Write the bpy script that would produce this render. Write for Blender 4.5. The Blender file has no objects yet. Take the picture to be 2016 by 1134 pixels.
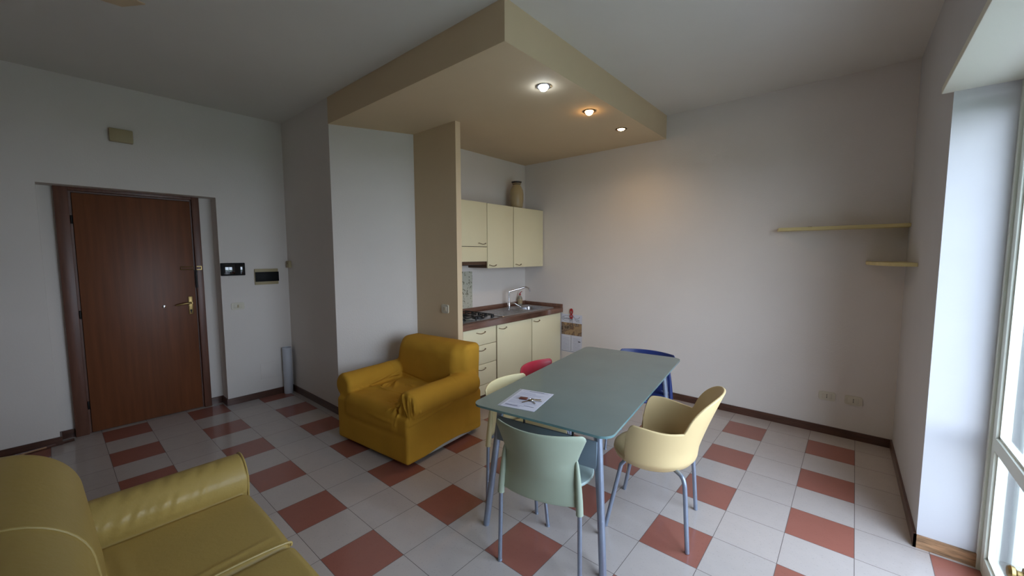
import bpy, bmesh, math, random
import numpy as np
from mathutils import Vector, Matrix
random.seed(4)
PI = math.pi
C = bpy.context.scene.collection

# ------------------------------------------------------------------ materials
def srgb(r, g, b):
    f = lambda v: (v/255/12.92) if v/255 <= .04045 else ((v/255+.055)/1.055)**2.4
    return (f(r), f(g), f(b), 1)

def mat(name, col, rough=.5, metal=0, noise=0, nscale=20, bump=0, bscale=60, spec=.5, coat=0, stretch=None, coatr=.1):
    m = bpy.data.materials.new(name); m.use_nodes = True
    nt = m.node_tree; b = nt.nodes['Principled BSDF']
    b.inputs['Base Color'].default_value = col
    b.inputs['Roughness'].default_value = rough
    b.inputs['Metallic'].default_value = metal
    b.inputs['Specular IOR Level'].default_value = spec
    b.inputs['Coat Weight'].default_value = coat
    b.inputs['Coat Roughness'].default_value = coatr
    tc = nt.nodes.new('ShaderNodeTexCoord')
    mp = nt.nodes.new('ShaderNodeMapping')
    if stretch: mp.inputs['Scale'].default_value = stretch
    nt.links.new(tc.outputs['Object'], mp.inputs['Vector'])
    if noise:
        n = nt.nodes.new('ShaderNodeTexNoise'); n.inputs['Scale'].default_value = nscale; n.inputs['Detail'].default_value = 5
        nt.links.new(mp.outputs['Vector'], n.inputs['Vector'])
        mr = nt.nodes.new('ShaderNodeMapRange'); mr.inputs[1].default_value = .3; mr.inputs[2].default_value = .7
        mr.inputs[3].default_value = 1-noise; mr.inputs[4].default_value = 1+noise
        nt.links.new(n.outputs['Fac'], mr.inputs[0])
        mx = nt.nodes.new('ShaderNodeVectorMath'); mx.operation = 'SCALE'
        mx.inputs[0].default_value = col[:3]
        nt.links.new(mr.outputs[0], mx.inputs['Scale'])
        nt.links.new(mx.outputs[0], b.inputs['Base Color'])
    if bump:
        n = nt.nodes.new('ShaderNodeTexNoise'); n.inputs['Scale'].default_value = bscale; n.inputs['Detail'].default_value = 4
        nt.links.new(mp.outputs['Vector'], n.inputs['Vector'])
        bp = nt.nodes.new('ShaderNodeBump'); bp.inputs['Strength'].default_value = bump; bp.inputs['Distance'].default_value = .01
        nt.links.new(n.outputs['Fac'], bp.inputs['Height']); nt.links.new(bp.outputs[0], b.inputs['Normal'])
    return m

M = {}
M['wall'] = mat('wall_paint', srgb(229, 221, 213), .85, noise=.02, nscale=2, bump=.15, bscale=90, spec=.2)
M['ceiling'] = mat('ceiling_paint', srgb(226, 221, 212), .9, noise=.02, nscale=1.5, spec=.1)
M['jamb'] = mat('jamb_paint', srgb(206, 204, 206), .7, noise=.02, nscale=3, bump=.08, bscale=25, spec=.2)
M['beige'] = mat('beige_paint', srgb(224, 201, 166), .85, noise=.03, nscale=1.5, spec=.2)
M['cream_board'] = mat('cream_board', srgb(232, 229, 214), .6)
M['skirting'] = mat('dark_wood_skirting', srgb(84, 54, 42), .35, noise=.35, nscale=6, stretch=(1, 1, 8), coat=.2)
M['skirting_worn'] = mat('worn_wood_skirting', srgb(160, 122, 88), .5, noise=.5, nscale=7, stretch=(2, 2, 14))
M['door_wood'] = mat('door_veneer', srgb(116, 68, 40), .42, noise=.16, nscale=5, stretch=(6, 6, .35), spec=.35)
M['door_frame'] = mat('door_frame_wood', srgb(106, 68, 52), .4, noise=.2, nscale=6, stretch=(6, 6, .5))
M['black'] = mat('black_gap', srgb(16, 14, 13), .6)
M['brass'] = mat('brass', srgb(158, 134, 88), .38, metal=1)
M['bronze'] = mat('bronze_handle', srgb(120, 100, 78), .35, metal=1)
M['chrome'] = mat('chrome', srgb(225, 225, 228), .08, metal=1)
M['steel'] = mat('brushed_steel', srgb(185, 185, 188), .28, metal=1, noise=.08, nscale=30)
M['leg_paint'] = mat('silver_leg_paint', srgb(150, 160, 178), .32, metal=.55, noise=.03, nscale=40)
M['plate'] = mat('ivory_plate', srgb(216, 208, 188), .45)
M['plate_dark'] = mat('tan_plate', srgb(176, 160, 122), .5)
M['smoke'] = mat('smoked_cover', srgb(12, 12, 13), .55, spec=.2)
M['screen'] = mat('glossy_screen', srgb(18, 22, 26), .04, spec=1.0)
M['cream_door'] = mat('cream_laminate', srgb(236, 226, 188), .38, noise=.015, nscale=3)
M['cab_body'] = mat('cabinet_edge_brown', srgb(88, 62, 44), .5)
M['worktop'] = mat('worktop_wood', srgb(122, 88, 72), .35, noise=.22, nscale=5, stretch=(8, 1, 8))
M['iron'] = mat('cast_iron', srgb(22, 22, 24), .5)
M['ceramic'] = mat('vase_ceramic', srgb(180, 158, 116), .35, noise=.06, nscale=8)
M['ceramic_dark'] = mat('vase_dark_rim', srgb(52, 40, 32), .4)
M['sage'] = mat('sage_plastic', srgb(172, 184, 163), .42, noise=.02, nscale=4, bump=.05, bscale=300)
M['sage_seat'] = mat('sage_seat_plastic', srgb(158, 174, 170), .38, noise=.02, nscale=4)
M['cream_pl'] = mat('cream_plastic', srgb(226, 200, 148), .42, noise=.02, nscale=4)
M['pale_pl'] = mat('pale_yellow_plastic', srgb(234, 218, 168), .42)
M['red_pl'] = mat('red_plastic', srgb(180, 48, 62), .35)
M['blue_pl'] = mat('blue_plastic', srgb(40, 54, 108), .35)
M['glass_top'] = mat('frosted_glass_top', srgb(116, 132, 128), .10, spec=.6, noise=.06, nscale=3)
M['glass_edge'] = mat('glass_edge', srgb(104, 138, 140), .2, spec=.6)
M['apron'] = mat('apron_panel', srgb(112, 126, 136), .3, spec=.5)
M['fabric'] = mat('mustard_slipcover', srgb(196, 146, 48), .85, noise=.05, nscale=7, bump=.25, bscale=500, spec=.2)
M['lining'] = mat('grey_lining', srgb(188, 186, 178), .9)
M['satin'] = mat('gold_satin_cover', srgb(192, 164, 92), .45, noise=.05, nscale=4, bump=.12, bscale=60, spec=.5)
M['satin_seam'] = mat('satin_piping', srgb(196, 170, 100), .4)
M['shelf'] = mat('pale_yellow_shelf', srgb(214, 196, 138), .5, noise=.08, nscale=4, stretch=(1, 8, 8))
M['white_frame'] = mat('cream_window_frame', srgb(226, 228, 214), .4)
M['paper'] = mat('paper', srgb(216, 217, 228), .7)
M['ink'] = mat('ink', srgb(96, 98, 120), .7)
M['ink_light'] = mat('ink_light', srgb(158, 160, 184), .7)
M['black_ink'] = mat('black_ink', srgb(40, 44, 50), .7)
M['tube'] = mat('white_tube', srgb(205, 207, 214), .5)
M['red_handle'] = mat('red_handle', srgb(170, 36, 40), .35)
M['key_brown'] = mat('brown_fob', srgb(104, 56, 44), .5)
M['concrete'] = mat('balcony_concrete', srgb(190, 188, 182), .85, noise=.08, nscale=5)
M['outer_wall'] = mat('outer_plaster', srgb(222, 224, 226), .85, noise=.04, nscale=4)
M['grass'] = mat('distant_ground', srgb(96, 112, 82), .95, noise=.3, nscale=1)

def floor_material():
    m = bpy.data.materials.new('floor_tiles'); m.use_nodes = True
    nt = m.node_tree; N = nt.nodes; L = nt.links; b = N['Principled BSDF']
    tc = N.new('ShaderNodeTexCoord'); sp = N.new('ShaderNodeSeparateXYZ'); L.new(tc.outputs['Object'], sp.inputs[0])
    def mth(op, a, bb=None, c=None):
        n = N.new('ShaderNodeMath'); n.operation = op
        for i, v in enumerate((a, bb, c)):
            if v is None: continue
            if isinstance(v, (int, float)): n.inputs[i].default_value = v
            else: L.new(v, n.inputs[i])
        return n.outputs[0]
    u = mth('DIVIDE', sp.outputs[0], .3); v = mth('DIVIDE', sp.outputs[1], -.3)
    fu = mth('FLOOR', u); fv = mth('FLOOR', v)
    eu = mth('LESS_THAN', mth('FLOORED_MODULO', fu, 2), .5); ev = mth('LESS_THAN', mth('FLOORED_MODULO', fv, 2), .5)
    red = mth('MULTIPLY', eu, ev)
    du = mth('ABSOLUTE', mth('SUBTRACT', mth('FRACT', u), .5)); dv = mth('ABSOLUTE', mth('SUBTRACT', mth('FRACT', v), .5))
    gr = mth('GREATER_THAN', mth('MAXIMUM', du, dv), .5-.0045)
    # speckle and per tile tone
    cmb = N.new('ShaderNodeCombineXYZ'); L.new(fu, cmb.inputs[0]); L.new(fv, cmb.inputs[1])
    wn = N.new('ShaderNodeTexWhiteNoise'); L.new(cmb.outputs[0], wn.inputs['Vector'])
    sc = N.new('ShaderNodeTexNoise'); sc.inputs['Scale'].default_value = 90; sc.inputs['Detail'].default_value = 3; L.new(tc.outputs['Object'], sc.inputs['Vector'])
    sc2 = N.new('ShaderNodeTexNoise'); sc2.inputs['Scale'].default_value = 14; sc2.inputs['Detail'].default_value = 5; L.new(tc.outputs['Object'], sc2.inputs['Vector'])
    spk = mth('MULTIPLY', mth('LESS_THAN', sc.outputs['Fac'], .36), .10)
    tone = mth('ADD', mth('MULTIPLY', wn.outputs['Value'], .05), mth('ADD', mth('MULTIPLY', sc2.outputs['Fac'], .10), .92))
    tone = mth('SUBTRACT', tone, spk)
    mx = N.new('ShaderNodeMix'); mx.data_type = 'RGBA'; L.new(red, mx.inputs[0])
    mx.inputs[6].default_value = srgb(192, 181, 174); mx.inputs[7].default_value = srgb(156, 98, 84)
    vm = N.new('ShaderNodeVectorMath'); vm.operation = 'SCALE'; L.new(mx.outputs[2], vm.inputs[0]); L.new(tone, vm.inputs['Scale'])
    mg = N.new('ShaderNodeMix'); mg.data_type = 'RGBA'; L.new(gr, mg.inputs[0]); L.new(vm.outputs[0], mg.inputs[6])
    mg.inputs[7].default_value = srgb(92, 80, 76)
    L.new(mg.outputs[2], b.inputs['Base Color'])
    rr = mth('ADD', mth('MULTIPLY', sc2.outputs['Fac'], .12), mth('ADD', mth('MULTIPLY', gr, .5), .10))
    L.new(rr, b.inputs['Roughness'])
    b.inputs['Specular IOR Level'].default_value = .4
    bp = N.new('ShaderNodeBump'); bp.inputs['Strength'].default_value = .35; bp.inputs['Distance'].default_value = .001
    L.new(mth('SUBTRACT', 1, gr), bp.inputs['Height']); L.new(bp.outputs[0], b.inputs['Normal'])
    return m
M['floor'] = floor_material()

def glass_material():
    m = bpy.data.materials.new('window_glass'); m.use_nodes = True
    nt = m.node_tree; N = nt.nodes; L = nt.links; N.clear()
    o = N.new('ShaderNodeOutputMaterial'); t = N.new('ShaderNodeBsdfTransparent'); g = N.new('ShaderNodeBsdfGlossy')
    t.inputs[0].default_value = (.93, .96, .97, 1); g.inputs['Roughness'].default_value = .02
    lw = N.new('ShaderNodeLayerWeight'); lw.inputs[0].default_value = .5
    pw = N.new('ShaderNodeMath'); pw.operation = 'POWER'; pw.inputs[1].default_value = 5; L.new(lw.outputs['Facing'], pw.inputs[0])
    f = N.new('ShaderNodeMath'); f.operation = 'MULTIPLY_ADD'; f.inputs[1].default_value = .96; f.inputs[2].default_value = .04; L.new(pw.outputs[0], f.inputs[0])
    mx = N.new('ShaderNodeMixShader'); L.new(f.outputs[0], mx.inputs[0]); L.new(t.outputs[0], mx.inputs[1]); L.new(g.outputs[0], mx.inputs[2])
    L.new(mx.outputs[0], o.inputs[0]); return m
M['glass'] = glass_material()

def emit(name, col, s):
    m = bpy.data.materials.new(name); m.use_nodes = True
    b = m.node_tree.nodes['Principled BSDF']; b.inputs['Base Color'].default_value = (.8, .8, .8, 1)
    b.inputs['Emission Color'].default_value = col; b.inputs['Emission Strength'].default_value = s
    return m

def botanical_material():
    m = mat('botanical_tiles', srgb(196, 196, 172), .4)
    nt = m.node_tree; N = nt.nodes; L = nt.links; b = N['Principled BSDF']
    tc = N.new('ShaderNodeTexCoord')
    n = N.new('ShaderNodeTexNoise'); n.inputs['Scale'].default_value = 26; n.inputs['Detail'].default_value = 3; n.inputs['Distortion'].default_value = .8
    L.new(tc.outputs['Object'], n.inputs['Vector'])
    r = N.new('ShaderNodeValToRGB'); r.color_ramp.elements[0].position = .36; r.color_ramp.elements[0].color = srgb(92, 94, 76)
    r.color_ramp.elements[1].position = .47; r.color_ramp.elements[1].color = srgb(196, 194, 176)
    e = r.color_ramp.elements.new(.41); e.color = srgb(148, 146, 122)
    L.new(n.outputs['Fac'], r.inputs[0]); L.new(r.outputs[0], b.inputs['Base Color']); return m
M['botanical'] = botanical_material()

def food_material():
    m = mat('food_photo', srgb(150, 110, 70), .5)
    nt = m.node_tree; N = nt.nodes; L = nt.links; b = N['Principled BSDF']
    tc = N.new('ShaderNodeTexCoord')
    n = N.new('ShaderNodeTexVoronoi'); n.inputs['Scale'].default_value = 17
    n2 = N.new('ShaderNodeTexNoise'); n2.inputs['Scale'].default_value = 9; n2.inputs['Detail'].default_value = 4
    L.new(tc.outputs['Object'], n.inputs['Vector']); L.new(tc.outputs['Object'], n2.inputs['Vector'])
    r = N.new('ShaderNodeValToRGB'); cr = r.color_ramp
    cr.elements[0].position = .36; cr.elements[0].color = srgb(40, 34, 28)
    cr.elements[1].position = .74; cr.elements[1].color = srgb(156, 128, 98)
    for p, c in ((.44, (78, 62, 48)), (.5, (150, 130, 112)), (.56, (112, 84, 66)), (.62, (172, 142, 104))):
        e = cr.elements.new(p); e.color = srgb(*c)
    ad = N.new('ShaderNodeMath'); ad.operation = 'MULTIPLY_ADD'; ad.inputs[1].default_value = .12; 
    L.new(n.outputs['Distance'], ad.inputs[0]); L.new(n2.outputs['Fac'], ad.inputs[2])
    L.new(ad.outputs[0], r.inputs[0]); L.new(r.outputs[0], b.inputs['Base Color']); return m
M['food'] = food_material()

# ------------------------------------------------------------------ helpers
def empty(name, label, cat, loc=(0, 0, 0), rz=0, group=None):
    o = bpy.data.objects.new(name, None); o.empty_display_size = .1; C.objects.link(o)
    o.location = loc; o.rotation_euler = (0, 0, rz); o['label'] = label; o['category'] = cat
    if group: o['group'] = group
    return o

def tag(o, label, cat, group=None):
    o['label'] = label; o['category'] = cat
    if group: o['group'] = group
    return o

def finish(me, smooth=True, angle=35):
    if smooth:
        me.polygons.foreach_set('use_smooth', [True]*len(me.polygons))
        if angle:
            bm = bmesh.new(); bm.from_mesh(me)
            for e in bm.edges:
                if len(e.link_faces) == 2 and e.calc_face_angle(0) > math.radians(angle): e.smooth = False
            bm.to_mesh(me); bm.free()

def obj(name, bm, m, parent=None, loc=None, rz=0, smooth=True, angle=35, kind=None, label=None):
    bmesh.ops.recalc_face_normals(bm, faces=bm.faces)
    me = bpy.data.meshes.new(name); bm.to_mesh(me); bm.free()
    for mm in (m if isinstance(m, (list, tuple)) else [m]): me.materials.append(mm)
    finish(me, smooth, angle)
    o = bpy.data.objects.new(name, me); C.objects.link(o)
    if parent: o.parent = parent
    if loc: o.location = loc
    if rz: o.rotation_euler = (0, 0, rz)
    if kind: o['kind'] = kind
    if label: o['label'] = label
    return o

def struct(name, bm, m, label=None, **k): return obj(name, bm, m, kind='structure', label=label, **k)

def box(bm, x0, x1, y0, y1, z0, z1, bev=0, seg=2, mi=0):
    r = bmesh.ops.create_cube(bm, size=1)
    vs = r['verts']
    for v in vs:
        v.co = Vector(((x0+x1)/2+v.co.x*(x1-x0), (y0+y1)/2+v.co.y*(y1-y0), (z0+z1)/2+v.co.z*(z1-z0)))
    fs = set(f for v in vs for f in v.link_faces)
    if mi:
        for f in fs: f.material_index = mi
    if bev:
        es = list(set(e for v in vs for e in v.link_edges))
        bmesh.ops.bevel(bm, geom=es, offset=bev, segments=seg, affect='EDGES', profile=.5)
    return bm
def nb(*a, **k): return box(bmesh.new(), *a, **k)

def tube(bm, pts, r, n=12, cap=True, samples=0):
    """round tube through points; r a number or a list"""
    P = [Vector(p) for p in pts]
    R = list(r) if isinstance(r, (list, tuple)) else [r]*len(P)
    if samples:
        Q = []; RR = []
        for i in range(len(P)-1):
            p0 = P[max(i-1, 0)]; p1 = P[i]; p2 = P[i+1]; p3 = P[min(i+2, len(P)-1)]
            for k in range(samples):
                t = k/samples
                Q.append(.5*((2*p1)+(p2-p0)*t+(2*p0-5*p1+4*p2-p3)*t*t+(3*p1-p0-3*p2+p3)*t**3)); RR.append(R[i]*(1-t)+R[i+1]*t)
        Q.append(P[-1]); RR.append(R[-1]); P, R = Q, RR
    rings = []; up = Vector((0, 0, 1)); prev = None
    for i, p in enumerate(P):
        d = (P[min(i+1, len(P)-1)]-P[max(i-1, 0)]).normalized()
        if prev is None:
            a = d.cross(up)
            if a.length < .05: a = d.cross(Vector((1, 0, 0)))
        else: a = prev-d*prev.dot(d)
        a.normalize(); prev = a; b = d.cross(a)
        rings.append([bm.verts.new(p+(a*math.cos(2*PI*k/n)+b*math.sin(2*PI*k/n))*R[i]) for k in range(n)])
    for i in range(len(rings)-1):
        for k in range(n):
            bm.faces.new((rings[i][k], rings[i][(k+1) % n], rings[i+1][(k+1) % n], rings[i+1][k]))
    if cap:
        bm.faces.new(rings[0]); bm.faces.new(rings[-1][::-1])
    return bm

def lathe(bm, prof, n=32, c=(0, 0, 0), axis='z', mi=0):
    rings = []
    for (r, h) in prof:
        ring = []
        for k in range(n):
            a = 2*PI*k/n
            if axis == 'z': p = (c[0]+r*math.cos(a), c[1]+r*math.sin(a), c[2]+h)
            elif axis == 'x': p = (c[0]+h, c[1]+r*math.cos(a), c[2]+r*math.sin(a))
            else: p = (c[0]+r*math.cos(a), c[1]+h, c[2]+r*math.sin(a))
            ring.append(bm.verts.new(p))
        rings.append(ring)
    for i in range(len(rings)-1):
        for k in range(n):
            f = bm.faces.new((rings[i][k], rings[i][(k+1) % n], rings[i+1][(k+1) % n], rings[i+1][k])); f.material_index = mi
    for rg in (rings[0], rings[-1]):
        try: f = bm.faces.new(rg); f.material_index = mi
        except ValueError: pass
    return bm

def prism(bm, pts, z0, z1):
    a = [bm.verts.new((x, y, z0)) for x, y in pts]; b = [bm.verts.new((x, y, z1)) for x, y in pts]
    bm.faces.new(a); bm.faces.new(b[::-1]); n = len(pts)
    for i in range(n): bm.faces.new((a[i], a[(i+1) % n], b[(i+1) % n], b[i]))
    return bm

def rrect(x0, x1, y0, y1, r, n=8):
    pts = []
    for cx, cy, a0 in ((x1-r, y1-r, 0), (x0+r, y1-r, 90), (x0+r, y0+r, 180), (x1-r, y0+r, 270)):
        for k in range(n+1):
            a = math.radians(a0+90*k/n); pts.append((cx+r*math.cos(a), cy+r*math.sin(a)))
    return pts

def bevel_all(bm, off, seg=2, ang=30):
    es = [e for e in bm.edges if len(e.link_faces) == 2 and e.calc_face_angle(0) > math.radians(ang)]
    bmesh.ops.bevel(bm, geom=es, offset=off, segments=seg, affect='EDGES', profile=.5); return bm

def text_mesh(name, body, size, m, parent, loc, rot, align='LEFT', extrude=.0004):
    cu = bpy.data.curves.new(name, 'FONT'); cu.body = body; cu.size = size; cu.extrude = extrude; cu.align_x = align
    tmp = bpy.data.objects.new(name, cu); C.objects.link(tmp)
    dg = bpy.context.evaluated_depsgraph_get()
    me = bpy.data.meshes.new_from_object(tmp.evaluated_get(dg)); me.name = name
    bpy.data.objects.remove(tmp); me.materials.clear(); me.materials.append(m)
    o = bpy.data.objects.new(name, me); C.objects.link(o); o.parent = parent; o.location = loc; o.rotation_euler = rot
    return o

def copy_tree(o, parent=None):
    c = o.copy(); C.objects.link(c)
    if parent: c.parent = parent
    for ch in list(o.children): copy_tree(ch, c)
    return c

# ------------------------------------------------------------------ room shell
CZ = 3.035
bm = nb(-5.2, .80, -5.4, .5, -.12, 0); struct('floor', bm, M['floor'], 'cream and terracotta square tile floor', smooth=False)
struct('ceiling', nb(-5.2, 1.1, -5.4, .5, CZ, CZ+.15), M['ceiling'], 'plain off-white ceiling', smooth=False)
struct('wall_back', nb(-3.45, .9, .245, .5, 0, CZ), M['wall'], 'long white wall behind the dining table', smooth=False)
struct('wall_kitchen', nb(-3.45, -3.29, -1.58, .245, 0, CZ), M['wall'], 'white wall behind the kitchen units', smooth=False)
bm = bmesh.new()
prism(bm, [(-4.95, -2.33), (-3.57, -2.33), (-3.25, -1.615), (-3.25, -1.56), (-3.45, -1.56), (-4.95, -1.56)], 0, CZ)
struct('wall_pier', bm, M['wall'], 'white angled pier beside the armchair', smooth=False)
bm = nb(-3.3, -2.61, -1.615, -1.555, 0, 2.80)
struct('wall_partition', bm, M['beige'], 'beige thin partition wall screening the kitchen', smooth=False)
# soffit
struct('ceiling_soffit', nb(-3.573, -1.365, -2.333, .25, 2.795, CZ+.01), M['beige'], 'beige dropped ceiling box over the kitchen', smooth=False)
# entrance wall with recess
bm = bmesh.new()
A_ = [(-4.745, -4.146, 0), (-4.70, -4.146, 2.157), (-4.70, -5.4, 2.157), (-4.745, -5.4, 0), (-5.1, -4.146, 0), (-5.1, -4.146, 2.157), (-5.1, -5.4, 2.157), (-5.1, -5.4, 0)]
v_ = [bm.verts.new(p) for p in A_]
for f_ in ((0, 1, 2, 3), (4, 7, 6, 5), (0, 4, 5, 1), (3, 2, 6, 7), (0, 3, 7, 4), (1, 5, 6, 2)): bm.faces.new([v_[i] for i in f_])
box(bm, -5.1, -4.70, -2.975, -2.33, 0, CZ); box(bm, -5.1, -4.70, -5.4, -2.975, 2.157, CZ); box(bm, -5.1, -4.885, -4.20, -2.975, 0, 2.157)
struct('wall_left', bm, M['wall'], 'white entrance wall with a shallow door recess', smooth=False)
# window wall
WY0, WY1, WZ = -1.17, -3.3, 2.365
bm = bmesh.new()
prism(bm, [(.525, .3), (.55, -1.17), (1.0, -1.17), (1.0, .3)], 0, CZ)
box(bm, .55, 1.0, WY1, WY0, WZ+.04, CZ); box(bm, .55, 1.0, -5.4, WY1, 0, CZ)
struct('wall_right', bm, M['jamb'], 'white wall with the deep window reveal', smooth=False)
struct('wall_front', nb(-5.1, 1.0, -5.4, -5.2, 0, CZ), M['wall'], smooth=False)
bm = nb(.508, .80, WY1, -1.158, WZ, WZ+.035, bev=.004)
struct('trim_1', bm, M['cream_board'], 'cream shutter box board above the window')
# small beige patch painted on the ceiling
bm = bmesh.new(); prism(bm, [(-3.14, -3.99), (-2.88, -3.99), (-2.985, -3.655), (-3.115, -3.74)], CZ-.006, CZ)
struct('trim_2', bm, M['beige'], 'beige patch on the ceiling', smooth=False)

# baseboards
BH = .07
def bb(name, pts, m='skirting', label=None):
    bm = bmesh.new()
    for (x0, y0), (x1, y1), (nx, ny) in pts:
        t = .012
        prism(bm, [(x0, y0), (x1, y1), (x1+nx*t, y1+ny*t), (x0+nx*t, y0+ny*t)], 0, BH)
    struct(name, bm, M[m], label, smooth=False)
bb('baseboard_back', [((-2.64, .245), (.527, .245), (0, -1))])
bb('baseboard_right', [((.525, .245), (.55, -1.182), (-1, 0))])
bb('baseboard_reveal', [((.538, -1.17), (.768, -1.17), (0, -1))], 'skirting_worn', 'worn pale wooden skirting under the window reveal')
bb('baseboard_left', [((-4.745, -5.2), (-4.745, -4.146), (1, 0)), ((-4.70, -2.975), (-4.70, -2.33), (1, 0)),
                      ((-4.885, -4.146), (-4.885, -4.058), (1, 0)), ((-4.885, -3.085), (-4.885, -2.975), (1, 0)),
                      ((-4.885, -2.975), (-4.688, -2.975), (0, -1)), ((-4.885, -4.146), (-4.733, -4.146), (0, 1))])
n = Vector((.71, -.32, 0)).normalized()
bb('baseboard_pier', [((-4.70, -2.33), (-3.565, -2.33), (0, -1)), ((-3.57, -2.33), (-3.25, -1.615), (.91, -.41)),
                      ((-3.25, -1.615), (-2.61, -1.615), (0, -1))])

# ------------------------------------------------------------------ entrance door
X = -4.885
fr = nb(X, X+.05, -4.056, -3.973, 0, 2.165, bev=.004)
box(fr, X, X+.05, -3.145, -3.086, 0, 2.165, bev=.004); box(fr, X, X+.05, -3.973, -3.145, 2.128, 2.165, bev=.004)
box(fr, X, X+.018, -3.975, -3.958, 0, 2.13); box(fr, X, X+.018, -3.155, -3.143, 0, 2.13); box(fr, X, X+.018, -3.96, -3.15, 2.116, 2.13)
door = obj('door_1', fr, M['door_frame'], kind='structure', label='brown wooden entrance door in its frame')
bm = nb(X+.002, X+.006, -3.972, -3.146, 0, 2.127); obj('door_gap', bm, M['black'], door, smooth=False)
obj('door_leaf', nb(X+.004, X+.028, -3.955, -3.158, .006, 2.112, bev=.003), M['door_wood'], door)
bm = bmesh.new()
for y in (-3.965,):
    for z in (1.884, 1.065, .258): lathe(bm, [(.006, -.035), (.007, -.033), (.007, .033), (.006, .035)], 10, (X+.036, y, z))
obj('hinge', bm, M['black'], door)
xf = X+.028
bm = nb(xf, xf+.008, -3.222, -3.184, .985, 1.165, bev=.004)
hp = obj('handle_plate', bm, M['brass'], door)
bm = bmesh.new(); lathe(bm, [(.012, 0), (.012, .04)], 14, (xf, -3.203, 1.10), 'x')
tube(bm, [(xf+.042, -3.200, 1.10), (xf+.045, -3.235, 1.10), (xf+.043, -3.28, 1.094), (xf+.038, -3.325, 1.086)], [.010, .0105, .010, .006], 12, samples=4)
obj('handle_lever', bm, M['brass'], hp)
bm = bmesh.new(); lathe(bm, [(.009, 0), (.009, .004)], 14, (xf+.008, -3.203, 1.025), 'x'); box(bm, xf+.008, xf+.011, -3.207, -3.199, 1.0, 1.025)
obj('keyhole', bm, M['black'], hp)
bm = bmesh.new(); lathe(bm, [(.014, 0), (.014, .005), (.007, .007)], 18, (xf, -3.408, 1.082), 'x'); obj('peephole', bm, M['chrome'], door)
bm = bmesh.new()
for z in (1.463, 1.437): tube(bm, [(xf+.01, -3.262, z), (xf+.01, -3.165, z)], .0035, 8)
tube(bm, [(xf+.012, -3.262, 1.463), (xf+.012, -3.262, 1.437)], .003, 8)
box(bm, X+.05, X+.058, -3.139, -3.098, 1.431, 1.437); box(bm, X+.05, X+.058, -3.139, -3.098, 1.463, 1.469); box(bm, X+.05, X+.056, -3.104, -3.098, 1.431, 1.469)
obj('door_guard', bm, M['brass'], door)
obj('strike_plate', nb(X+.03, X+.052, -3.150, -3.137, 1.25, 1.43), M['black'], door, smooth=False)

# ------------------------------------------------------------------ window (french door) and outside
def leaf(y0, y1, parent):
    """sash between y0 (far) and y1 (near), in plane x .775-.815"""
    xa, xb = .772, .822; s = .05
    b = nb(xa, xb, y0-s, y0, .02, WZ-.045, bev=.005); box(b, xa, xb, y1, y1+s, .02, WZ-.045, bev=.005)
    box(b, xa, xb, y1+s, y0-s, .02, .095, bev=.005); box(b, xa, xb, y1+s, y0-s, .635, .70, bev=.005); box(b, xa, xb, y1+s, y0-s, WZ-.10, WZ-.045, bev=.005)
    l = obj('sash', b, M['white_frame'], parent)
    b = bmesh.new()
    for za, zb in ((.095, .635), (.70, WZ-.10)):
        for q in (y0-s-.012, y1+s): box(b, xa+.012, xb-.012, q, q+.012, za, zb)
        box(b, xa+.012, xb-.012, y1+s, y0-s, za, za+.012); box(b, xa+.012, xb-.012, y1+s, y0-s, zb-.012, zb)
    obj('glazing_bead', b, M['white_frame'], l, smooth=False)
    for za, zb in ((.09, .64), (.695, WZ-.095)):
        b = nb(.795, .799, y1+s-.003, y0-s+.003, za, zb); obj('pane', b, M['glass'], l, smooth=False)
b = nb(.762, .83, WY0-.025, WY0, 0, WZ); box(b, .762, .83, WY1, WY1+.025, 0, WZ); box(b, .762, .83, WY1+.025, WY0-.025, WZ-.04, WZ)
box(b, .775, .83, WY1+.025, WY0-.025, 0, .018)
win = obj('window_1', b, M['white_frame'], kind='structure', label='cream framed glazed french window in the right wall', smooth=False)

sw = (WY0-WY1-.056)/2
for k in range(2): leaf(WY0-.028-k*sw, WY0-.028-(k+1)*sw+.002, win)
kb = bmesh.new(); lathe(kb, [(.012, 0), (.012, -.02), (.022, -.026), (.024, -.036), (.018, -.044), (.008, -.046)], 20, (.772, -1.80, .0), 'x')
for v in kb.verts: v.co.z += .36
lathe(kb, [(.026, 0), (.026, -.004)], 20, (.772, -1.80, .36), 'x')
obj('window_knob', kb, M['brass'], win, label='round brass knob low on the window')
# balcony, parapet and ground outside
struct('trim_3', nb(.86, .93, WY0-.07, WY0, 0, 2.40), M['outer_wall'], 'white shutter guide outside the glass', smooth=False)
struct('balcony_floor', nb(.80, 2.5, -5.4, .5, -.14, -.02), M['concrete'], smooth=False)
struct('balcony_parapet', nb(2.4, 2.5, -5.4, .5, -.14, .55), M['outer_wall'], smooth=False)
b = nb(1.6, 14, 5.0, 5.4, -3, 9);  # added facade for bands behind the glass, colour darkened against burning out
for k in range(9): box(b, 1.75+k*1.3, 2.15+k*1.3, 4.86, 5.02, -3, 9)
struct('added_facade', b, mat('facade_dimmed', srgb(112, 124, 138), .9), 'added grey-blue facade beyond the window, colour dimmed', smooth=False)
struct('ground', nb(2.5, 60, -50, 50, -3.2, -3.0), M['grass'], smooth=False)

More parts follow.
